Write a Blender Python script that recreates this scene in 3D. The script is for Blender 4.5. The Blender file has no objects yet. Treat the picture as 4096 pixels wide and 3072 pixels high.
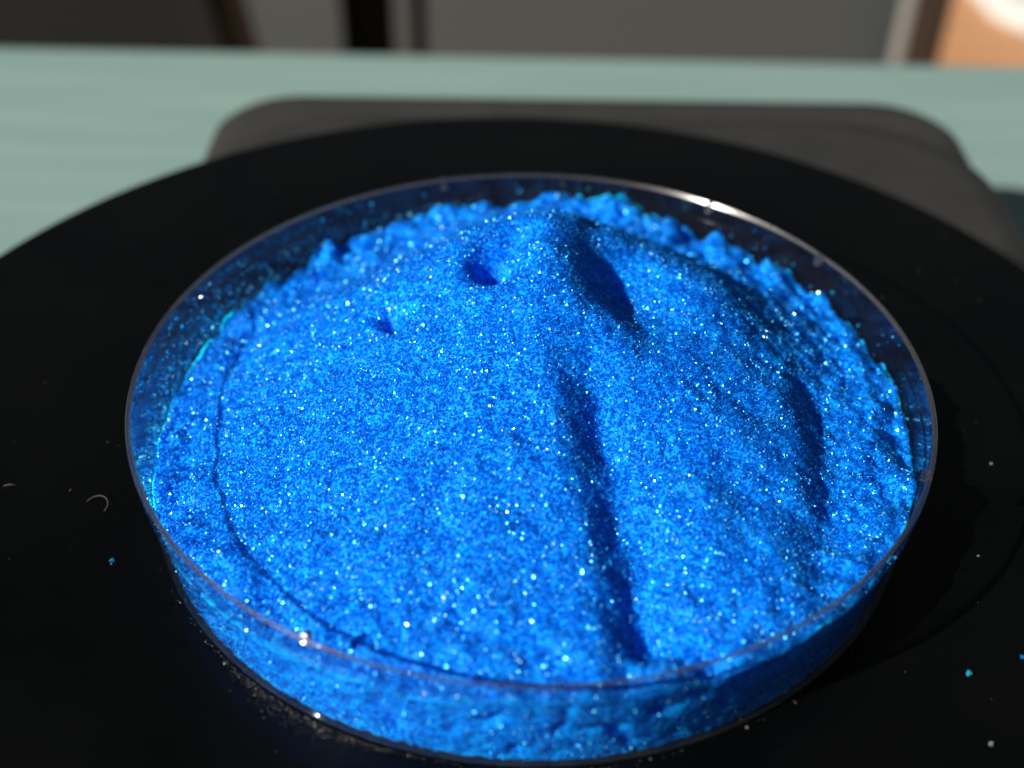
import bpy, math, random
import numpy as np
from mathutils import Matrix, Vector

# ------------------------------------------------------------------ scene, camera, light
scn = bpy.context.scene
COL = scn.collection
MM = 0.001
rng = np.random.default_rng(11)
random.seed(4)

CAM_P = Vector((-1.063, -116.498, 104.355)) * MM
CAM_R = Vector((0.99986506, 0.0147865, 0.00715645))
CAM_U = Vector((-0.01481485, 0.62343317, 0.78173627))
CAM_F = Vector((-0.00709758, 0.78173681, -0.62356811))
cd = bpy.data.cameras.new('camera')
cam = bpy.data.objects.new('camera', cd)
COL.objects.link(cam)
m = Matrix((CAM_R, CAM_U, -CAM_F)).transposed().to_4x4()
m.translation = CAM_P
cam.matrix_world = m
cd.sensor_width = 36.0
cd.lens = 1300.0 / 1024.0 * 36.0
cd.clip_start = 0.005
cd.clip_end = 50.0
cd.dof.use_dof = True
cd.dof.focus_distance = 0.1405
cd.dof.aperture_fstop = cd.lens / 3.4
scn.camera = cam

# room ambience: dim, the sunbeam does the work
w = bpy.data.worlds.new('World')
scn.world = w
w.use_nodes = True
bg = w.node_tree.nodes['Background']
bg.inputs['Color'].default_value = (0.80, 0.90, 1.0, 1)
bg.inputs['Strength'].default_value = 0.12

# sunbeam through a window at the left, behind the camera (a far, small spot lamp)
AZ, EL = math.radians(32.0), math.radians(34.0)
to_light = Vector((-math.cos(AZ) * math.cos(EL), -math.sin(AZ) * math.cos(EL), math.sin(EL)))
LD = 12.0
sd = bpy.data.lights.new('sunbeam', 'SPOT')
sd.energy = 18000.0
sd.color = (1.0, 0.94, 0.86)
sd.shadow_soft_size = LD * math.tan(math.radians(0.27))
sd.spot_size = math.radians(30)
sd.spot_blend = 0.1
sun = bpy.data.objects.new('sunbeam', sd)
COL.objects.link(sun)
sun.location = to_light * LD
sun.rotation_euler = (-to_light).to_track_quat('-Z', 'Y').to_euler()

scn.view_settings.view_transform = 'Standard'
scn.view_settings.look = 'None'
scn.view_settings.exposure = 0.0
scn.view_settings.gamma = 1.0
scn.render.engine = 'CYCLES'
scn.cycles.use_denoising = True
scn.cycles.max_bounces = 14
scn.cycles.transparent_max_bounces = 24
scn.cycles.diffuse_bounces = 6
scn.cycles.glossy_bounces = 6
scn.cycles.transmission_bounces = 8
scn.cycles.sample_clamp_indirect = 5.0
scn.cycles.blur_glossy = 0.4

# ------------------------------------------------------------------ helpers
def new_obj(name, me, mat=None, parent=None):
    o = bpy.data.objects.new(name, me)
    COL.objects.link(o)
    if mat is not None and me is not None:
        me.materials.append(mat)
    if parent is not None:
        o.parent = parent
    return o

def tag(o, label=None, cat=None, group=None, kind=None):
    if label: o['label'] = label
    if cat: o['category'] = cat
    if group: o['group'] = group
    if kind: o['kind'] = kind
    return o

def empty(name, loc=(0, 0, 0)):
    o = bpy.data.objects.new(name, None)
    COL.objects.link(o)
    o.location = Vector(loc) * MM
    o.empty_display_size = 0.01
    return o

def mesh(name, verts, faces, smooth=True):
    me = bpy.data.meshes.new(name)
    me.from_pydata([tuple(v) for v in (np.asarray(verts, float) * MM)], [], [tuple(f) for f in faces])
    me.update()
    if smooth:
        me.polygons.foreach_set('use_smooth', np.ones(len(me.polygons), dtype=bool))
    return me

def np_mesh(name, verts, tris, smooth=False):
    """large triangle mesh straight from arrays, mm in"""
    me = bpy.data.meshes.new(name)
    nv, nf = len(verts), len(tris)
    k = tris.shape[1]
    me.vertices.add(nv)
    me.vertices.foreach_set('co', (verts * MM).astype(np.float32).ravel())
    me.loops.add(nf * k)
    me.loops.foreach_set('vertex_index', tris.astype(np.int32).ravel())
    me.polygons.add(nf)
    me.polygons.foreach_set('loop_start', (np.arange(nf) * k).astype(np.int32))
    me.polygons.foreach_set('use_smooth', np.full(nf, smooth, dtype=bool))
    me.update(calc_edges=True)
    return me

def lathe(profile, n=256, closed=True):
    """profile: list of (r, z) mm; revolve; closed = the profile is a loop"""
    P = np.array(profile, float)
    k = len(P)
    a = np.linspace(0, 2 * np.pi, n, endpoint=False)
    V = np.stack([np.outer(np.cos(a), P[:, 0]), np.outer(np.sin(a), P[:, 0]), np.tile(P[:, 1], (n, 1))], -1).reshape(-1, 3)
    F = []
    for i in range(n):
        j = (i + 1) % n
        for q in range(k if closed else k - 1):
            r = (q + 1) % k
            F.append((i * k + q, j * k + q, j * k + r, i * k + r))
    return V, F

def rounded_rect(x0, x1, y0, y1, r, n=14):
    pts = []
    for cx, cy, a0 in ((x1 - r, y1 - r, 0), (x0 + r, y1 - r, 90), (x0 + r, y0 + r, 180), (x1 - r, y0 + r, 270)):
        for i in range(n + 1):
            a = math.radians(a0 + 90 * i / n)
            pts.append((cx + r * math.cos(a), cy + r * math.sin(a)))
    return pts

def stack(loops, cap=True):
    """bridge a list of equal-length vertex loops; n-gon caps"""
    k = len(loops[0])
    V = [p for l in loops for p in l]
    F = []
    for a in range(len(loops) - 1):
        for i in range(k):
            j = (i + 1) % k
            F.append((a * k + i, a * k + j, (a + 1) * k + j, (a + 1) * k + i))
    if cap:
        F.append(tuple(reversed(range(k))))
        F.append(tuple((len(loops) - 1) * k + i for i in range(k)))
    return V, F

def box(x0, x1, y0, y1, z0, z1, b=1.0):
    """box with chamfered edges, as stacked loops"""
    def lp(i, z): return [(x0 + i, y0 + i, z), (x1 - i, y0 + i, z), (x1 - i, y1 - i, z), (x0 + i, y1 - i, z)]
    return stack([lp(b, z0), lp(0, z0 + b), lp(0, z1 - b), lp(b, z1)])

def tube(path, r, n=8):
    P = [Vector(p) for p in path]
    loops = []
    for i, p in enumerate(P):
        d = (P[min(i + 1, len(P) - 1)] - P[max(i - 1, 0)]).normalized()
        s = d.cross(Vector((0, 0, 1)))
        if s.length < 1e-4: s = Vector((1, 0, 0))
        s.normalize(); t = s.cross(d)
        rr = r * (0.55 if i in (0, len(P) - 1) else 1)
        loops.append([tuple(p + (s * math.cos(2 * math.pi * q / n) + t * math.sin(2 * math.pi * q / n)) * rr) for q in range(n)])
    return stack(loops)

class NT:
    """small material builder"""
    def __init__(self, name):
        self.m = bpy.data.materials.new(name); self.m.use_nodes = True
        self.t = self.m.node_tree; self.t.nodes.clear()
        self.out = self.t.nodes.new('ShaderNodeOutputMaterial')
    def n(self, typ, **kw):
        nd = self.t.nodes.new(typ)
        for k, v in kw.items():
            if k in nd.inputs: nd.inputs[k].default_value = v
            else: setattr(nd, k, v)
        return nd
    def l(self, a, b): self.t.links.new(a, b)
    def ramp(self, fac, stops):
        r = self.n('ShaderNodeValToRGB')
        e = r.color_ramp.elements
        while len(e) < len(stops): e.new(0.5)
        for i, (p, c) in enumerate(stops):
            e[i].position = p; e[i].color = (*c, 1) if len(c) == 3 else c
        self.l(fac, r.inputs[0]); return r
    def surf(self, s): self.l(s, self.out.inputs['Surface']); return self.m

def principled(name, col, rough, spec=0.5, noise=None, bump=None, rough_noise=None):
    t = NT(name)
    p = t.n('ShaderNodeBsdfPrincipled')
    p.inputs['Base Color'].default_value = (*col, 1)
    p.inputs['Roughness'].default_value = rough
    p.inputs['Specular IOR Level'].default_value = spec
    tc = t.n('ShaderNodeTexCoord')
    if noise:
        sc, stops, vec = noise
        mp = t.n('ShaderNodeMapping'); mp.inputs['Scale'].default_value = vec
        t.l(tc.outputs['Object'], mp.inputs[0])
        nz = t.n('ShaderNodeTexNoise'); nz.inputs['Scale'].default_value = sc; nz.inputs['Detail'].default_value = 6
        t.l(mp.outputs[0], nz.inputs['Vector'])
        t.l(t.ramp(nz.outputs['Fac'], stops).outputs[0], p.inputs['Base Color'])
    if rough_noise:
        sc, lo, hi = rough_noise
        nz = t.n('ShaderNodeTexNoise'); nz.inputs['Scale'].default_value = sc; nz.inputs['Detail'].default_value = 5
        t.l(tc.outputs['Object'], nz.inputs['Vector'])
        mr = t.n('ShaderNodeMapRange'); mr.inputs['From Min'].default_value = .3; mr.inputs['From Max'].default_value = .7
        mr.inputs['To Min'].default_value = lo; mr.inputs['To Max'].default_value = hi
        t.l(nz.outputs['Fac'], mr.inputs[0]); t.l(mr.outputs[0], p.inputs['Roughness'])
    if bump:
        sc, st, dist = bump
        nz = t.n('ShaderNodeTexNoise'); nz.inputs['Scale'].default_value = sc; nz.inputs['Detail'].default_value = 6
        t.l(tc.outputs['Object'], nz.inputs['Vector'])
        b = t.n('ShaderNodeBump'); b.inputs['Strength'].default_value = st; b.inputs['Distance'].default_value = dist
        t.l(nz.outputs['Fac'], b.inputs['Height']); t.l(b.outputs[0], p.inputs['Normal'])
    return t.surf(p.outputs[0])

# ------------------------------------------------------------------ materials
def mat_grain(name):
    """small blue crystals: partly clear, partly scattering, with bright facets"""
    t = NT(name)
    a = t.n('ShaderNodeAttribute', attribute_name='tint')
    fac = a.outputs['Fac']
    dif = t.ramp(fac, [(0.0, (0.0003, 0.162, 0.60)), (0.4, (0.0006, 0.235, 0.67)), (0.75, (0.003, 0.38, 0.75)), (1.0, (0.06, 0.74, 0.88))])
    glo = t.ramp(fac, [(0.0, (0.08, 0.58, 1.0)), (0.5, (0.16, 0.80, 1.0)), (0.8, (0.5, 0.93, 1.0)), (0.93, (1.0, 0.97, 0.95))])
    d = t.n('ShaderNodeBsdfDiffuse'); t.l(dif.outputs[0], d.inputs['Color'])
    tr = t.n('ShaderNodeBsdfTranslucent'); t.l(dif.outputs[0], tr.inputs['Color'])
    tp = t.n('ShaderNodeBsdfTransparent'); tp.inputs[0].default_value = (0.15, 0.70, 0.96, 1)
    m1 = t.n('ShaderNodeMixShader'); m1.inputs[0].default_value = 0.5
    t.l(d.outputs[0], m1.inputs[1]); t.l(tr.outputs[0], m1.inputs[2])
    m3 = t.n('ShaderNodeMixShader'); m3.inputs[0].default_value = 0.58
    t.l(m1.outputs[0], m3.inputs[1]); t.l(tp.outputs[0], m3.inputs[2])
    g = t.n('ShaderNodeBsdfGlossy')
    ro_ = t.n('ShaderNodeMapRange'); ro_.inputs['To Min'].default_value = .33; ro_.inputs['To Max'].default_value = .19
    t.l(fac, ro_.inputs[0]); t.l(ro_.outputs[0], g.inputs['Roughness'])
    t.l(glo.outputs[0], g.inputs['Color'])
    fr = t.n('ShaderNodeFresnel'); fr.inputs['IOR'].default_value = 1.53
    geo = t.n('ShaderNodeNewGeometry')
    ior = t.n('ShaderNodeMapRange'); ior.inputs['To Min'].default_value = 1.95; ior.inputs['To Max'].default_value = 1 / 1.95
    t.l(geo.outputs['Backfacing'], ior.inputs[0]); t.l(ior.outputs[0], fr.inputs['IOR'])
    m2 = t.n('ShaderNodeMixShader')
    t.l(fr.outputs[0], m2.inputs[0]); t.l(m3.outputs[0], m2.inputs[1]); t.l(g.outputs[0], m2.inputs[2])
    return t.surf(m2.outputs[0])

def mat_heap(name):
    """packed powder under the crystals: light soaks in and comes back bluer"""
    t = NT(name)
    p = t.n('ShaderNodeBsdfPrincipled')
    tc = t.n('ShaderNodeTexCoord')
    nz = t.n('ShaderNodeTexNoise'); nz.inputs['Scale'].default_value = 900.0; nz.inputs['Detail'].default_value = 4
    t.l(tc.outputs['Object'], nz.inputs['Vector'])
    dif = t.ramp(nz.outputs['Fac'], [(0.25, (0.0005, 0.185, 0.81)), (0.75, (0.001, 0.315, 0.89))])
    t.l(dif.outputs[0], p.inputs['Base Color'])
    p.inputs['Roughness'].default_value = .6
    p.inputs['Specular IOR Level'].default_value = 0.08
    p.inputs['Subsurface Weight'].default_value = 0.5
    p.inputs['Subsurface Radius'].default_value = (0.05, 0.45, 1.0)
    p.inputs['Subsurface Scale'].default_value = 0.006
    return t.surf(p.outputs[0])

def mat_clear_wall(name, haze=0.002, rough=0.03):
    """thin clear polystyrene: straight transmission, Fresnel reflection, a little surface haze"""
    t = NT(name)
    geo = t.n('ShaderNodeNewGeometry')
    ior = t.n('ShaderNodeMapRange')
    ior.inputs['To Min'].default_value = 1.45; ior.inputs['To Max'].default_value = 1 / 1.45
    t.l(geo.outputs['Backfacing'], ior.inputs[0])
    fr = t.n('ShaderNodeFresnel'); t.l(ior.outputs[0], fr.inputs['IOR'])
    tp = t.n('ShaderNodeBsdfTransparent'); tp.inputs[0].default_value = (0.992, 0.994, 0.996, 1)
    tc = t.n('ShaderNodeTexCoord')
    nz = t.n('ShaderNodeTexNoise'); nz.inputs['Scale'].default_value = 260.0; nz.inputs['Detail'].default_value = 7
    t.l(tc.outputs['Object'], nz.inputs['Vector'])
    hz = t.n('ShaderNodeMapRange'); hz.inputs['From Min'].default_value = .35; hz.inputs['From Max'].default_value = .75
    hz.inputs['To Min'].default_value = haze * 0.4; hz.inputs['To Max'].default_value = haze * 1.8
    t.l(nz.outputs['Fac'], hz.inputs[0])
    df = t.n('ShaderNodeBsdfDiffuse'); df.inputs[0].default_value = (0.75, 0.77, 0.8, 1)
    tl = t.n('ShaderNodeBsdfTranslucent'); tl.inputs[0].default_value = (0.75, 0.77, 0.8, 1)
    mh = t.n('ShaderNodeMixShader'); mh.inputs[0].default_value = .5
    t.l(df.outputs[0], mh.inputs[1]); t.l(tl.outputs[0], mh.inputs[2])
    ma = t.n('ShaderNodeMixShader'); t.l(hz.outputs[0], ma.inputs[0]); t.l(tp.outputs[0], ma.inputs[1]); t.l(mh.outputs[0], ma.inputs[2])
    g = t.n('ShaderNodeBsdfGlossy'); g.inputs['Roughness'].default_value = rough
    mb = t.n('ShaderNodeMixShader'); t.l(fr.outputs[0], mb.inputs[0]); t.l(ma.outputs[0], mb.inputs[1]); t.l(g.outputs[0], mb.inputs[2])
    return t.surf(mb.outputs[0])

def mat_rim(name):
    """solid rounded polystyrene lip: refracts, a little frosted"""
    t = NT(name)
    g = t.n('ShaderNodeBsdfGlass'); g.inputs['IOR'].default_value = 1.59; g.inputs['Roughness'].default_value = 0.03
    g.inputs['Color'].default_value = (0.95, 0.96, 0.98, 1)
    tl = t.n('ShaderNodeBsdfTranslucent'); tl.inputs[0].default_value = (0.7, 0.72, 0.76, 1)
    df = t.n('ShaderNodeBsdfDiffuse'); df.inputs[0].default_value = (0.7, 0.72, 0.76, 1)
    m0 = t.n('ShaderNodeMixShader'); m0.inputs[0].default_value = .5
    t.l(tl.outputs[0], m0.inputs[1]); t.l(df.outputs[0], m0.inputs[2])
    mx = t.n('ShaderNodeMixShader'); mx.inputs[0].default_value = 0.05
    t.l(g.outputs[0], mx.inputs[1]); t.l(m0.outputs[0], mx.inputs[2])
    tp = t.n('ShaderNodeBsdfTransparent'); tp.inputs[0].default_value = (0.85, 0.83, 0.81, 1)
    my = t.n('ShaderNodeMixShader'); my.inputs[0].default_value = 0.79
    t.l(mx.outputs[0], my.inputs[1]); t.l(tp.outputs[0], my.inputs[2])
    gl = t.n('ShaderNodeBsdfGlossy'); gl.inputs['Roughness'].default_value = 0.2
    lw = t.n('ShaderNodeLayerWeight'); lw.inputs['Blend'].default_value = 0.3
    mz = t.n('ShaderNodeMixShader'); t.l(lw.outputs['Fresnel'], mz.inputs[0])
    t.l(my.outputs[0], mz.inputs[1]); t.l(gl.outputs[0], mz.inputs[2])
    return t.surf(mz.outputs[0])

M_GRAIN = mat_grain('blue_crystal')
M_HEAP = mat_heap('blue_powder')
M_WALL = mat_clear_wall('clear_polystyrene')
M_FLOOR_CLEAR = mat_clear_wall('clear_polystyrene_base', haze=0.01)
M_RIM = mat_rim('polystyrene_lip')
M_DISC = principled('black_platter', (0.002, 0.0022, 0.0024), 0.24, 0.10,
                    noise=(60, [(0.3, (0.0006, 0.0008, 0.0009)), (0.7, (0.0014, 0.0015, 0.0015))], (1, 1, 1)),
                    rough_noise=(35, 0.18, 0.30), bump=(2500, 0.03, 0.0002))
M_BASE = principled('grey_plastic', (0.075, 0.073, 0.068), 0.5, 0.4,
                    noise=(90, [(0.3, (0.020, 0.0197, 0.0185)), (0.7, (0.026, 0.0255, 0.024))], (1, 1, 1)), bump=(3500, 0.25, 0.0002))
M_COVER = principled('dark_grey_cover', (0.05, 0.05, 0.047), 0.45, 0.4,
                     noise=(90, [(0.3, (0.017, 0.017, 0.0162)), (0.7, (0.023, 0.0226, 0.0215))], (1, 1, 1)), bump=(3500, 0.25, 0.0002))
M_TABLE = principled('sage_paint', (0.30, 0.42, 0.37), 0.45, 0.4,
                     noise=(30, [(0.25, (0.128, 0.207, 0.197)), (0.5, (0.146, 0.222, 0.211)), (0.8, (0.172, 0.245, 0.230))], (0.35, 5, 5)),
                     bump=(220, 0.1, 0.0006))
M_CAB = principled('grey_cabinet_paint', (0.033, 0.040, 0.041), 0.6)
M_CABD = principled('charcoal_and_shade', (0.003, 0.0042, 0.0044), 0.8, 0.2)  # inner panels, plus near-black sheets standing in for niche and gap shade
M_DARK = principled('dark_metal', (0.005, 0.005, 0.005), 0.7, 0.2)
M_BROWN = principled('dark_stained_wood', (0.026, 0.018, 0.013), 0.5, 0.3,
                     noise=(30, [(0.3, (0.021, 0.0145, 0.0105)), (0.7, (0.034, 0.023, 0.017))], (6, 6, .6)))
M_PALE = principled('pale_sunlit_face', (0.17, 0.167, 0.155), 0.5)  # colour imitates sunlight on the left face of the brown post
M_WOODF = principled('oak_floor', (0.55, 0.28, 0.13), 0.5, 0.4,
                     noise=(9, [(0.3, (0.40, 0.195, 0.09)), (0.7, (0.52, 0.27, 0.13))], (0.6, 6, 1)))
M_RUG = principled('white_wool', (0.62, 0.62, 0.58), 0.9, 0.1, bump=(140, 0.8, 0.01))
M_LINT = principled('pale_fibre', (0.05, 0.04, 0.028), 0.7)
M_DUST_AND_LIGHT = principled('pale_dust_and_light', (0.11, 0.105, 0.085), 0.8)  # real specks, and the grains that imitate the light patch by the dish
M_PEB = principled('grey_grit', (0.10, 0.12, 0.115), 0.6)

# ------------------------------------------------------------------ table, background
Z_TAB = -45.0
def table_edge(x): return 218.5 - 0.013 * x
prof = []   # (dy from the back edge, z): rounded nosing
for i in range(9):
    a = math.radians(90 - 180 * i / 8)
    prof.append((-9 + 9 * math.cos(a), Z_TAB - 9 + 9 * math.sin(a)))
X0, X1, YF = -900, 900, -420
V, F = [], []
for x in (X0, X1):
    V.append((x, YF, Z_TAB - 18)); V.append((x, YF, Z_TAB))
    V += [(x, table_edge(x) + dy, z) for dy, z in prof]
k = len(prof) + 2
for i in range(k):
    j = (i + 1) % k
    F.append((i, j, k + j, k + i))
F += [tuple(range(k)), tuple(reversed(range(k, 2 * k)))]
tb = empty('table', (0, 0, Z_TAB - 720))
tag(tb, 'sage green painted table with rounded back edge under the turntable', 'table')
Vt = [(x, y, z - (Z_TAB - 720)) for x, y, z in V]
me = mesh('table_top', Vt, F, smooth=False)
new_obj('table_top', me, M_TABLE, tb)
for lx in (-840, 840):
    for ly in (-360, 150):
        me = mesh('leg', *box(lx - 25, lx + 25, ly - 25, ly + 25, 0, 701, 2), smooth=False)
        new_obj('leg', me, M_TABLE, tb)

Z_FLR = Z_TAB - 720
V = [(-1500, -1500, Z_FLR), (4000, -1500, Z_FLR), (4000, 6000, Z_FLR), (-1500, 6000, Z_FLR)]
fl = new_obj('floor', mesh('floor', V, [(0, 1, 2, 3)], False), M_WOODF)
tag(fl, 'sunlit orange brown wooden floor beyond the table', kind='structure')
del fl['label']

# grey cabinet behind the table
YC = 450
cab = empty('cabinet', (-60, YC, Z_FLR))
tag(cab, 'grey cabinet with dark niche and door gaps behind the table', 'cabinet')
def cpart(name, x0, x1, y0, y1, z0, z1, mat, parent=cab):
    me = mesh(name, *box(x0 + 60, x1 + 60, y0 - YC, y1 - YC, z0, z1, 1.5), smooth=False)
    return new_obj(name, me, mat, parent)
TOP = 800
cpart('back_panel', -560, 171, YC + 380, YC + 392, 40, TOP - 20, M_CABD)
cpart('side_panel', -560, -542, YC + 2, YC + 379, 0, TOP - 20, M_CAB)
cpart('side_panel', 154, 171, YC + 2, YC + 379, 0, TOP - 20, M_CAB)
cpart('divider', -151, -141, YC + 6, YC + 379, 40, TOP - 20, M_CABD)
cpart('bottom_panel', -541, 145, YC + 6, YC + 379, 20, 39, M_CABD)
cpart('cabinet_top', -562, 173, YC - 6, YC + 392, TOP - 19, TOP, M_CAB)
cpart('plinth', -540, 144, YC + 30, YC + 42, 0, 19, M_CABD)
cpart('niche_shade_panel', -541, -152, YC + 4, YC + 20, 42, TOP - 22, M_CABD)  # near-black sheet closes the niche and stands in for its inner shade
d1 = cpart('door', -140, -86, YC, YC + 16, 42, TOP - 22, M_CAB)
cpart('gap_shade_panel', -85, -47, YC + 24, YC + 30, 42, TOP - 22, M_CABD)  # dark sheet behind the door gap, painted in place of deep shade
d2 = cpart('door', -47, 170, YC - 1, YC + 15, 42, TOP - 22, M_CAB)
cpart('door_stile', -62, -54, YC + 4, YC + 20, 42, TOP - 22, M_CAB)

# slanted dark leg and brown post between table and cabinet
def post(name, label, cat, foot, top, wx, wy, rot, mat, mat2=None):
    r = empty(name, foot)
    c, s = math.cos(rot), math.sin(rot)
    sh = [(-wx, -wy), (wx, -wy), (wx, wy), (-wx, wy)]
    dx, dy, h = top[0] - foot[0], top[1] - foot[1], top[2] - foot[2]
    loops = []
    for f, sc in ((0, .85), (.012, .92), (.5, 1.0), (.985, 1.0), (1, .9)):
        loops.append([(dx * f + (c * a - s * b) * sc, dy * f + (s * a + c * b) * sc, h * f) for a, b in sh])
    V, F = stack(loops)
    new_obj('shaft', mesh('shaft', V, F, False), mat, r)
    tag(r, label, cat)
    return r
post('chair_leg', 'slanted dark chair leg in front of the grey cabinet', 'chair leg', (-49, 443, Z_FLR), (-161, 443, -60), 8, 4, 0.0, M_DARK)
br = post('wooden_post', 'dark brown wooden post beside the sunlit floor', 'post', (160, 428, Z_FLR), (176, 428, 40), 8.0, 6.0, 0.0, M_BROWN)
new_obj('sunlit_edge_strip', mesh('sunlit_edge_strip', *stack([[( -9.5 + 16*f - 1, -6, 808*f), (-9.5 + 16*f + 2.2, -6, 808*f), (-9.5 + 16*f + 2.2, 4, 808*f), (-9.5 + 16*f - 1, 4, 808*f)] for f in (0, .84)]), False), M_PALE, br)  # pale strip paints the sunlit left side of the post

# white rug on the floor
rp = [(738, 2047), (741, 1990), (744, 1949), (752, 1922), (762, 1904), (780, 1886), (798, 1869), (850, 1850), (950, 1835), (1300, 1840), (1600, 1960), (1650, 2300), (1500, 2700), (1000, 2760), (760, 2500), (730, 2200)]
rp2 = []
for i in range(len(rp)):
    a, b = rp[i], rp[(i + 1) % len(rp)]
    for q in range(4):
        f = q / 4
        jx, jy = random.uniform(-4, 4), random.uniform(-4, 4)
        rp2.append((a[0] * (1 - f) + b[0] * f + jx, a[1] * (1 - f) + b[1] * f + jy))
rp2 = [(x + 22, y + 20) for x, y in rp2]
cx, cy = 1202, 2300
def rl(s, z): return [(cx + (x - cx) * s - cx, cy + (y - cy) * s - cy, z) for x, y in rp2]
V, F = stack([rl(.985, 1), rl(1.0, 10), rl(.995, 22), rl(.975, 30), rl(.9, 33), rl(.5, 35), rl(.1, 34)])
rug = new_obj('rug', mesh('rug', V, F), M_RUG)
rug.location = Vector((cx, cy, Z_FLR)) * MM
tag(rug, 'fluffy white rug lying on the sunlit wooden floor', 'rug')

# ------------------------------------------------------------------ turntable: grey base + black platter
DX, DY, DR = -2.6, 4.7, 84.6
tt = empty('turntable', (DX, DY, Z_TAB))
tag(tt, 'turntable with round black platter on a dark grey rounded base', 'turntable')
def rr(x0, x1, y0, y1, r, z): return [(x - DX, y - DY, z - Z_TAB) for x, y in rounded_rect(x0, x1, y0, y1, r)]
B = (-60.5, 81.5, -104, 120)
loops = [rr(B[0] + 4, B[1] - 4, B[2] + 4, B[3] - 4, 13, Z_TAB + 2.5), rr(B[0] - 1.5, B[1] + 5, B[2], B[3] - 1, 16, Z_TAB + 5),
         rr(B[0] - 1, B[1] + 4, B[2], B[3] - 1, 16, -24), rr(B[0], B[1] + .5, B[2], B[3], 15, -15),
         rr(B[0] + .8, B[1] - .8, B[2] + 1, B[3] - .6, 14.5, -12.2), rr(B[0] + 2.4, B[1] - 2.6, B[2] + 2.5, B[3] - 2, 13.5, -11.0), rr(B[0] + 6, B[1] - 6, B[2] + 6, B[3] - 6, 11, -10.8)]
new_obj('base', mesh('base', *stack(loops)), M_BASE, tt)
for fx, fy in ((-45, 100), (64, 100), (-45, -86), (64, -86)):
    V, F = lathe([(0.01, .1), (6.5, .1), (7, 1), (7, 3.2), (0.01, 3.2)], 24)
    new_obj('rubber_foot', mesh('rubber_foot', [(x + fx - DX, y + fy - DY, z) for x, y, z in V], F), M_DARK, tt)
Cc = (-57.5, 80.0, -100, 104)
loops = [rr(Cc[0] + 1.2, Cc[1] - 1.2, Cc[2] + 1, Cc[3] - 1.2, 25, -11.2), rr(Cc[0] + 1.6, Cc[1] - 1.6, Cc[2] + 1, Cc[3] - 2.0, 24, -9.9), rr(Cc[0], Cc[1], Cc[2], Cc[3], 26, -9.4),
         rr(Cc[0], Cc[1], Cc[2], Cc[3], 26, -8.3), rr(Cc[0] + .7, Cc[1] - .7, Cc[2] + .7, Cc[3] - .7, 25.5, -7.7), rr(Cc[0] + 5, Cc[1] - 5, Cc[2] + 5, Cc[3] - 5, 22, -7.5)]
new_obj('top_cover', mesh('top_cover', *stack(loops)), M_COVER, tt)
V, F = lathe([(0.01, -8.6), (22, -8.6), (22, -3.4), (0.01, -3.4)], 64)
new_obj('spindle', mesh('spindle', [(x, y, z - Z_TAB) for x, y, z in V], F, False), M_DARK, tt)
V, F = lathe([(0.02, -3.5), (DR - 1.2, -3.5), (DR - .3, -3.1), (DR, -2.2), (DR, -.8), (DR - .25, -.25), (DR - .9, 0), (DR - 3, 0), (40, 0), (0.02, 0)], 360)
pl = new_obj('platter', mesh('platter', [(x, y, z - Z_TAB) for x, y, z in V], F, True), M_DISC, tt)
for p in pl.data.polygons:
    if abs(p.normal.z) > .999: p.use_smooth = False

# ------------------------------------------------------------------ petri dish
dish = empty('petri_dish', (0, 0, 0.05))
tag(dish, 'clear plastic petri dish holding the blue powder', 'petri dish')
H = 13.8
def ro(z): return 43.5 + 1.2 * z / H            # outer wall radius, slightly flared
TH = 0.34
V, F = lathe([(ro(.2), .18), (ro(.3), .3), (ro(4), 4), (ro(8), 8), (ro(10.5), 10.5), (ro(10.6), 10.6), (ro(10.7) + .28, 10.75), (ro(10.8) + .28, 10.85), (ro(12) + .27, 12), (ro(13.2) + .26, 13.2), (ro(13.2) + .26, 13.29),
              (ro(13.2) - TH + .05, 13.29), (ro(13.2) - TH + .05, 13.2), (ro(12) - TH + .05, 12), (ro(10.9) - TH + .05, 10.9), (ro(10.8) - TH + .05, 10.8), (ro(10.7) - TH - .1, 10.7), (ro(10.6) - TH - .1, 10.6), (ro(6) - TH - .1, 6), (ro(1.2) - TH - .1, .8), (ro(.3) - TH - .1, .3), (ro(.2) - TH - .1, .18)], 288)
new_obj('wall', mesh('wall', V, F), M_WALL, dish)
V, F = lathe([(0.02, .03), (42.0, .03), (42.3, 0.0), (43.2, 0.0), (43.46, .08), (43.52, .17), (43.1, .17), (43.05, .2), (0.02, .2)], 288)
new_obj('base_plate', mesh('base_plate', V, F), M_FLOOR_CLEAR, dish)
rcx = ro(H) - .12
V, F = lathe([(rcx + .25, 13.30), (rcx + .27, 13.38), (rcx + .25, 13.54), (rcx + .16, 13.64), (rcx + .0, 13.66), (rcx - .06, 13.64), (rcx - .28, 13.31), (rcx - .26, 13.295)], 576)
new_obj('rim', mesh('rim', V, F, False), M_RIM, dish)
rib = None
for adeg in (106.3, 84.4, 56.9, 33.5, -21.6, -117.0):      # small vent lugs on the lip
    V, F = box(-.5, .42, -.3, .3, -1.5, .12, .14)
    if rib is None: rib = mesh('vent_lug', V, F, False); rib.materials.append(M_RIM)
    o = new_obj('vent_lug', rib, None, dish)
    a = math.radians(adeg)
    o.location = Vector(((ro(H) - .5) * math.cos(a), (ro(H) - .5) * math.sin(a), 13.75)) * MM
    o.rotation_euler = (0, 0, a)

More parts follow.
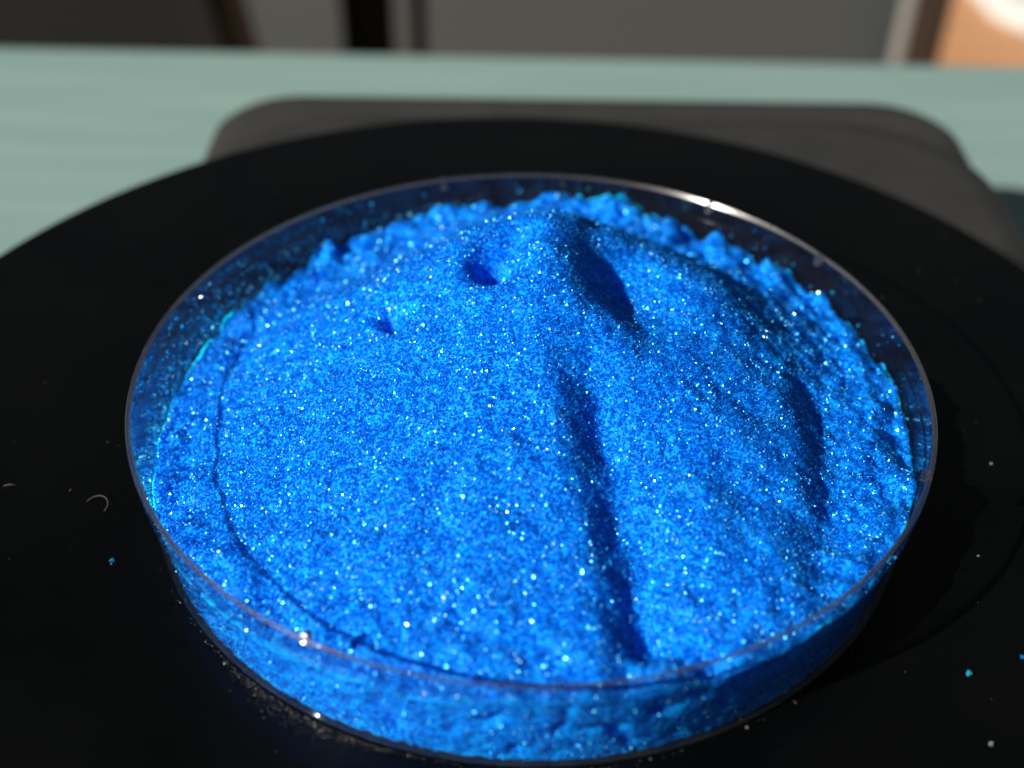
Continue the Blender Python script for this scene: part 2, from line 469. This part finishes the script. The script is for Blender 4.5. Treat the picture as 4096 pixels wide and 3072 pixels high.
# ------------------------------------------------------------------ powder heap
N = 1100
HALF = 46.0
ax = np.linspace(-HALF, HALF, N)
GX, GY = np.meshgrid(ax, ax, indexing='xy')         # [iy, ix]
kx = np.fft.fftfreq(N, d=2 * HALF / N)
KK = np.hypot(*np.meshgrid(kx, kx, indexing='xy'))
def band(scale, seed, sharp=1.0):
    """band-limited noise, feature size about `scale` mm, unit deviation"""
    r = np.random.default_rng(seed).standard_normal((N, N))
    k0 = 1.0 / (scale * 2)
    filt = np.exp(-((np.log(np.maximum(KK, 1e-6) / k0)) / (0.55 * sharp)) ** 2)
    z = np.fft.ifft2(np.fft.fft2(r) * filt).real
    return z / z.std()
def sstep(a, b, x):
    t = np.clip((x - a) / (b - a), 0, 1); return t * t * (3 - 2 * t)
TH_A = np.degrees(np.arctan2(GY, GX))
R = np.hypot(GX, GY)
wk = [(-180, 4.6), (-170, 5.0), (-150, 6.6), (-120, 9.2), (-90, 10.2), (-60, 10.0), (-40, 9.4), (-22, 9.3), (0, 8.4), (25, 8.6), (50, 9.2), (70, 10.6), (82, 11.4), (95, 10.6), (110, 9.2), (130, 8.0), (150, 6.6), (165, 5.2), (180, 4.6)]
zw = np.interp(TH_A, [a for a, b in wk], [b for a, b in wk])
zw_edge = band(4.5, 5) * .7 + band(1.9, 6) * .22
PX, PY, PZ = 1.6, 14.0, 24.6                        # apex
# normalised distance from the apex to the wall along each direction
ddx, ddy = GX - PX, GY - PY
D = np.hypot(ddx, ddy) + 1e-6
ux, uy = ddx / D, ddy / D
bq = PX * ux + PY * uy
RW = 42.3
dw = -bq + np.sqrt(np.maximum(bq * bq - (PX * PX + PY * PY - RW * RW), 1e-6))
uN = D / dw
side = np.where(ux > 0, .4 * sstep(-0.75, .1, uy) + .6 * sstep(.1, .75, uy), sstep(-.1, .5, uy))                        # 0 towards the camera, 1 to the back and sides
P_front = np.interp(uN, [0, .06, .15, .3, .5, .7, .85, 1, 1.4], [1, .99, .93, .76, .52, .29, .13, 0, -.3])
P_back = np.interp(uN, [0, .06, .15, .3, .5, .65, .75, .85, 1, 1.4], [1, .99, .93, .74, .41, .16, .04, -.01, 0, .02])
Pm = P_front * (1 - side) + P_back * side
ker = np.exp(-(KK * 8) ** 2)                       # soften creases of the piecewise profile
hz = zw + (PZ - zw) * Pm
hz = np.fft.ifft2(np.fft.fft2(hz) * ker).real

def poly_sd(pts):
    """signed distance (positive on the right hand of the line) and position 0..1 along it"""
    best = np.full((N, N), 1e9); sd_ = np.zeros((N, N)); tt_ = np.zeros((N, N))
    L = [math.dist(pts[i], pts[i + 1]) for i in range(len(pts) - 1)]; tot = sum(L); acc = 0
    for i in range(len(pts) - 1):
        (ax_, ay_), (bx_, by_) = pts[i], pts[i + 1]
        ex, ey = (bx_ - ax_) / L[i], (by_ - ay_) / L[i]
        t = (GX - ax_) * ex + (GY - ay_) * ey
        tc = np.clip(t, 0, L[i])
        qx, qy = GX - ax_ - tc * ex, GY - ay_ - tc * ey
        d = np.hypot(qx, qy)
        s = np.where((GX - ax_) * ey - (GY - ay_) * ex > 0, 1.0, -1.0)
        mk = d < best
        best = np.where(mk, d, best); sd_ = np.where(mk, d * s, sd_); tt_ = np.where(mk, (acc + tc) / tot, tt_)
        acc += L[i]
    return sd_, tt_, best
def scarp(pts, drop, width, recover, f0=.15, f1=.15, flip=1, wob=.5, seed=1):
    """a bank that falls away on the line's other side and levels back out"""
    global hz
    s, t, d = poly_sd(pts)
    s = -s * flip + wob * band(2.5, seed)
    win = sstep(0, f0, t) * (1 - sstep(1 - f1, 1, t)) * np.exp(-np.maximum(0, d - 30) / 5)
    prof = sstep(-width * .35, width * .65, s) * np.exp(-np.maximum(s - width * .65, 0) / recover)
    end = (t <= 0.001) | (t >= .999)
    hz = hz - drop * prof * np.where(end, 0, win)
def scoop(x, y, sw, se, sl, rot, depth):
    """elongated hollow with a steep west bank and a gentle east one"""
    global hz
    c, s = math.cos(rot), math.sin(rot)
    u = (GX - x) * c + (GY - y) * s + .18 * band(4, 71); v = -(GX - x) * s + (GY - y) * c
    q = (u / np.where(u < 0, sw, se)) ** 2 + (v / sl) ** 2
    hz = hz - depth * np.exp(-q ** 1.15)
def pit(x, y, sx, sy, rot, depth):
    global hz
    c, s = math.cos(rot), math.sin(rot)
    u = (GX - x) * c + (GY - y) * s; v = -(GX - x) * s + (GY - y) * c
    q = (u / sx) ** 2 + (v / sy) ** 2
    hz = hz - depth * np.exp(-q ** 1.4)
# features (points run from back to front; the drop is on the +x side)
scoop(10.2, 8.6, 4.8, 7.5, 8.2, .42, 5.6)
scarp([(2.8, -2), (3.4, -7), (4.6, -15), (6.1, -24), (7.6, -33), (8.6, -41)], 3.1, 5.4, 3.8, .25, .1, flip=1, wob=.0, seed=22)
scarp([(26.5, 3), (28.6, -2), (29.8, -9), (29.0, -17), (25.5, -26), (22, -31)], 2.0, 5.2, 5.0, .3, .35, flip=1, wob=.15, seed=23)
pit(-4.1, 9.2, 2.9, 3.4, -.25, 5.2)
pit(-1.4, 13.6, 2.2, 2.3, .3, 2.3)
pit(-15.9, 4.6, 1.0, 2.2, .25, 3.2)
pit(-17.2, 1.6, .5, 1.4, .6, .7)
pit(-35, 14.5, 2.2, 1.4, .5, 1.1)
pit(-38.6, -6, 1.2, 4.0, .1, 1.2)
pit(-35.0, -16.8, 1.6, 1.3, .4, 1.0)
pit(-25.2, -30.4, 1.2, 2.6, .6, 1.3)
hz += 2.0 * np.exp(-(((GX - 20) / 9) ** 2 + ((GY - 9) / 9) ** 2))
hz += .45 * np.exp(-(((GX + 7.5) / 3) ** 2 + ((GY - 13) / 4) ** 2)) * 1.5
hz = np.fft.ifft2(np.fft.fft2(hz) * np.exp(-(KK * 3.2) ** 2)).real
# lumps: smooth on the dome, crumbly towards the wall
edge = (sstep(30, 41, R) * .7 + .3 * sstep(18, 36, R)) * (.25 + .75 * np.maximum(side, sstep(.55, .9, ux)))
fine = band(5.5, 31) * .15 + band(2.2, 32) * (.06 + .13 * edge) + band(1.0, 33) * (.035 + .07 * edge) + band(.5, 34) * .018
radial = np.sin(TH_A / 180 * np.pi * 37 + 2.5 * band(9, 36)) * .07 * sstep(8, 26, R) * sstep(.2, -.6, uy)   # slide streaks on the front slope
hz = hz + fine + zw_edge * sstep(36, 42, R) * (.4 + .6 * side) + radial
hz = np.maximum(hz, .8)

def hsample(x, y, A=None):
    A = hz if A is None else A
    fx = (np.clip(x, -HALF + .01, HALF - .2) + HALF) / (2 * HALF) * (N - 1); fy = (np.clip(y, -HALF + .01, HALF - .2) + HALF) / (2 * HALF) * (N - 1)
    ix, iy = fx.astype(int), fy.astype(int); tx, ty = fx - ix, fy - iy
    return (A[iy, ix] * (1 - tx) * (1 - ty) + A[iy, ix + 1] * tx * (1 - ty) + A[iy + 1, ix] * (1 - tx) * ty + A[iy + 1, ix + 1] * tx * ty)
def r_in(z): return 43.5 + 1.2 * z / H - TH - .24   # where the powder meets the wall

heap = empty('powder_heap', (0, 0, .22))
tag(heap, 'sparkling bright blue crystal powder heaped into a dome inside the dish', 'powder')
Z0 = .22
NR, NA = 180, 720
rr_ = (np.linspace(0.002, 1, NR)) 
aa = np.linspace(0, 2 * np.pi, NA, endpoint=False)
ca, sa = np.cos(aa), np.sin(aa)
zedge = hsample(41.8 * ca, 41.8 * sa)
rmax = r_in(zedge)
XX = np.outer(rr_, rmax * ca); YY = np.outer(rr_, rmax * sa)
ZZ = hsample(XX, YY)
sk = np.linspace(0, 1, 26)[1:]                       # skirt down the wall
ZZ[-1] = zedge
fil = np.clip((rr_ - .978) / .022, 0, 1)[:, None]      # rounded shoulder where the powder meets the wall
ZZ = np.maximum(ZZ - .75 * (1 - np.sqrt(1 - .98 * fil ** 2)), .25)
zedge = ZZ[-1].copy()
zs = zedge[None, :] * (1 - sk[:, None]) + .24 * sk[:, None]
W1, W2 = band(1.1, 41), band(2.8, 42)
def wall_gap(a, z):
    """hollows between the powder and the wall, mm"""
    x = (a * 43.0) % 86.0 - 43.0; y = z * 1.0 - 20 + 23 * np.floor(a * 43.0 / 86.0)
    return .14 * np.abs(hsample(x, y, W1)) + .5 * np.maximum(0, hsample(x, y, W2) - .35) * sstep(.4, 1.8, z)
wobble = wall_gap(aa[None, :] + 0 * zs, zs)
rs = r_in(zs) - .07 - wobble
XX = np.vstack([XX, rs * ca]); YY = np.vstack([YY, rs * sa]); ZZ = np.vstack([ZZ, zs])
nr = XX.shape[0]
Vh = np.stack([XX, YY, ZZ - Z0], -1).reshape(-1, 3)
i0 = (np.arange(nr - 1)[:, None] * NA + np.arange(NA)[None, :])
i1 = (np.arange(nr - 1)[:, None] * NA + (np.arange(NA)[None, :] + 1) % NA)
quads = np.stack([i0, i0 + NA, i1 + NA, i1], -1).reshape(-1, 4)
me = np_mesh('heap_body', Vh, quads, True)
new_obj('heap_body', me, M_HEAP, heap)

# crystals: tens of thousands of small faceted grains over the surface
OCT_V = np.array([(1, 0, 0), (-1, 0, 0), (0, 1, 0), (0, -1, 0), (0, 0, 1), (0, 0, -1)], float)
OCT_F = np.array([(0, 2, 4), (2, 1, 4), (1, 3, 4), (3, 0, 4), (2, 0, 5), (1, 2, 5), (3, 1, 5), (0, 3, 5)])
def grains(name, pts, rad, tint, parent, origin_z, mat):
    n = len(pts)
    q = rng.standard_normal((n, 4)); q /= np.linalg.norm(q, axis=1)[:, None]
    a, b, c, d = q.T
    Rm = np.stack([np.stack([1 - 2 * (c * c + d * d), 2 * (b * c - a * d), 2 * (b * d + a * c)], -1),
                   np.stack([2 * (b * c + a * d), 1 - 2 * (b * b + d * d), 2 * (c * d - a * b)], -1),
                   np.stack([2 * (b * d - a * c), 2 * (c * d + a * b), 1 - 2 * (b * b + c * c)], -1)], 1)
    sc = rng.uniform(.65, 1.45, (n, 3)) * rad[:, None]
    v = OCT_V[None] * sc[:, None, :] + rng.normal(0, .16, (n, 6, 3)) * rad[:, None, None]
    v = np.einsum('nij,nkj->nki', Rm, v) + pts[:, None, :]
    v[..., 2] -= origin_z
    f = (OCT_F[None] + (np.arange(n) * 6)[:, None, None]).reshape(-1, 3)
    me = np_mesh(name, v.reshape(-1, 3), f, False)
    at = me.attributes.new('tint', 'FLOAT', 'POINT')
    at.data.foreach_set('value', np.repeat(tint, 6).astype(np.float32))
    o = new_obj(name, me, mat, parent)
    return tag(o, kind='stuff')

NG = 262000
t_ = rng.uniform(0, 2 * np.pi, int(NG * 1.0)); r_ = np.sqrt(rng.uniform(0, 1, len(t_)))
ze = np.interp(t_, np.append(aa, 2 * np.pi), np.append(zedge, zedge[0]))
rm = r_in(ze)
gx, gy = r_ * rm * np.cos(t_), r_ * rm * np.sin(t_)
gz = np.maximum(hsample(gx, gy) - .75 * (1 - np.sqrt(1 - .98 * np.clip((r_ - .978) / .022, 0, 1) ** 2)), .35)
rad = np.clip(np.exp(rng.normal(math.log(.112), .30, len(gx))), .06, .24)
e = .1
nx = -(hsample(gx + e, gy) - hsample(gx - e, gy)) / (2 * e); ny = -(hsample(gx, gy + e) - hsample(gx, gy - e)) / (2 * e)
nl = np.sqrt(nx * nx + ny * ny + 1)
off = rng.uniform(-.5, .5, len(gx)) * rad
P1 = np.stack([gx + nx / nl * off, gy + ny / nl * off, gz + off / nl], -1)
NS = 40000
t2 = rng.uniform(0, 2 * np.pi, NS)
ze2 = np.interp(t2, np.append(aa, 2 * np.pi), np.append(zedge, zedge[0]))
z2 = .34 + rng.uniform(0, 1, NS) * (ze2 - .6)
rad2 = np.clip(np.exp(rng.normal(math.log(.112), .3, NS)), .07, .3)
r2 = r_in(z2) + .12 - rad2 * 1.35 - rng.uniform(0, .05, NS) - wall_gap(t2, z2)
P2 = np.stack([r2 * np.cos(t2), r2 * np.sin(t2), z2], -1)
pts = np.vstack([P1, P2]); rads = np.append(rad, rad2)
grains('grains', pts, rads, np.clip(rng.beta(.8, 2.2, len(pts)) + .08 * np.append(hsample(gx, gy, band(2.0, 61)) + hsample(gx, gy, band(4.5, 62)), np.zeros(NS)), 0, 1), heap, Z0, M_GRAIN)

# grains clinging to the inside of the wall above the powder
nc = 850
tc = np.where(rng.uniform(0, 1, nc) < .78, rng.normal(math.radians(163), .42, nc), rng.uniform(0, 2 * np.pi, nc))
ze3 = np.interp(tc % (2 * np.pi), np.append(aa, 2 * np.pi), np.append(zedge, zedge[0]))
z3 = ze3 + np.minimum(rng.exponential(2.2, nc) + .2, 12.2 - ze3)
rad3 = np.clip(np.exp(rng.normal(math.log(.14), .4, nc)), .06, .4)
r3 = r_in(z3) + .40 - rad3
P3 = np.stack([r3 * np.cos(tc), r3 * np.sin(tc), z3], -1)
grains('clinging_grains', P3, rad3, rng.uniform(.2, 1, nc), heap, Z0, M_GRAIN)

# ------------------------------------------------------------------ bits on the platter
def crystal(name, label, cat, x, y, r, mat, tint, group=None):
    q = Matrix.Rotation(random.uniform(0, 6), 3, 'Z') @ Matrix.Rotation(random.uniform(.3, 1), 3, 'X')
    V = []
    for v in ((1, .1, 0), (-1, 0, .1), (0, .8, 0), (.1, -.8, 0), (.6, .5, .75), (-.4, -.3, .8), (.2, .1, -.7), (-.6, .5, -.5), (.7, -.4, -.4)):
        V.append(tuple(q @ Vector([c * r * random.uniform(.85, 1.15) for c in v])))
    import bmesh
    bm = bmesh.new()
    for v in V: bm.verts.new(Vector(v) * MM)
    bmesh.ops.convex_hull(bm, input=bm.verts)
    zmin = min(v.co.z for v in bm.verts)
    for v in bm.verts: v.co.z -= zmin
    me = bpy.data.meshes.new(name); bm.to_mesh(me); bm.free()
    at = me.attributes.new('tint', 'FLOAT', 'POINT')
    at.data.foreach_set('value', np.full(len(me.vertices), tint, np.float32))
    o = new_obj(name, me, mat)
    o.location = Vector((x, y, .01)) * MM
    return tag(o, label, cat, group)
crystal('crystal_grain', 'tiny glinting blue crystal on the black platter near the curled fibre', 'crystal', -45.6, -17.9, .30, M_GRAIN, .9, 'stray crystals on the platter')
crystal('crystal_grain', 'pale turquoise crystal lying on the open black platter past the dish shadow', 'crystal', 44.5, -31.6, .40, M_GRAIN, .97, 'stray crystals on the platter')
crystal('crystal_grain', 'dull teal crystal near the pale turquoise crystal on the platter', 'crystal', 50.5, -29.3, .30, M_GRAIN, .6, 'stray crystals on the platter')
crystal('grit_speck', 'dull grey speck of grit on the open black platter', 'speck', 44.4, -40.1, .28, M_PEB, .5)
crystal('grit_speck', 'small tan speck just inside the shadow edge of the dish', 'speck', 49.8, -15.1, .19, M_DUST_AND_LIGHT, .5)
crystal('grit_speck', 'small tan speck at the jagged shadow of the powder', 'speck', 55.4, .2, .20, M_DUST_AND_LIGHT, .5)
def fibre(name, label, path, r):
    V, F = tube(path, r, 6)
    x0, y0 = path[0][0], path[0][1]
    o = new_obj(name, mesh(name, [(x - x0, y - y0, z) for x, y, z in V], F), M_LINT)
    o.location = Vector((x0, y0, 0)) * MM
    return tag(o, label, 'fibre', 'lint on the platter')
cp = []
for i in range(15):
    a = math.radians(150 - 190 * i / 14)
    cp.append((-49.75 + 1.25 * math.cos(a) + .55 * (i / 14) * .6, -9.35 + 1.35 * math.sin(a), .14 + .35 * math.sin(math.pi * i / 14)))
fibre('lint_fibre', 'curled thin pale fibre on the black platter', cp, .05)
fibre('lint_fibre', 'short straight faint fibre far out on the black platter', [(-61.3, -6.2, .08), (-60.5, -6.05, .15), (-59.7, -6.1, .08)], .06)
fibre('lint_fibre', 'tiny slanted fibre between the curled fibre and the straight one', [(-53.4, -7.0, .08), (-53.25, -6.75, .14), (-53.0, -6.45, .08)], .05)

# dust: grit and a painted light crescent at the dish foot, specks on the platter
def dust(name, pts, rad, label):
    o = grains(name, pts, rad, rng.uniform(0, 1, len(pts)), None, 0, M_DUST_AND_LIGHT)
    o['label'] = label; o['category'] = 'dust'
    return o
nd = 800  # crescent of pale grains stands in for light cast under the dish
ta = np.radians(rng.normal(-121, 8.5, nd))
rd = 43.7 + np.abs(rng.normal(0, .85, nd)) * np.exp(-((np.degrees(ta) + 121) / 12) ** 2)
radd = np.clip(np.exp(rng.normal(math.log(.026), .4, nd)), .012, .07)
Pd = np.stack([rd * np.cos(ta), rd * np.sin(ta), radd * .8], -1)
n2 = 70
tb2 = np.radians(rng.uniform(-165, -20, n2)); rb2 = 43.85 + np.abs(rng.normal(0, .2, n2))
radb = np.clip(np.exp(rng.normal(math.log(.05), .5, n2)), .02, .2)
Pb = np.stack([rb2 * np.cos(tb2), rb2 * np.sin(tb2), radb * .8], -1)
dust('foot_dust_and_light', np.vstack([Pd, Pb]), np.append(radd, radb), 'grit along the foot of the petri dish and pale grains imitating a light patch')
n3 = 130
t3 = rng.uniform(0, 2 * np.pi, n3); r3 = np.sqrt(rng.uniform((45 / 82) ** 2, 1, n3)) * 82
rad3 = np.clip(np.exp(rng.normal(math.log(.035), .5, n3)), .015, .12)
P3 = np.stack([DX + r3 * np.cos(t3), DY + r3 * np.sin(t3), rad3 * .8], -1)
keep = np.hypot(P3[:, 0], P3[:, 1]) > 45
dust('platter_dust', P3[keep], rad3[keep], 'fine pale dust specks scattered over the black platter')
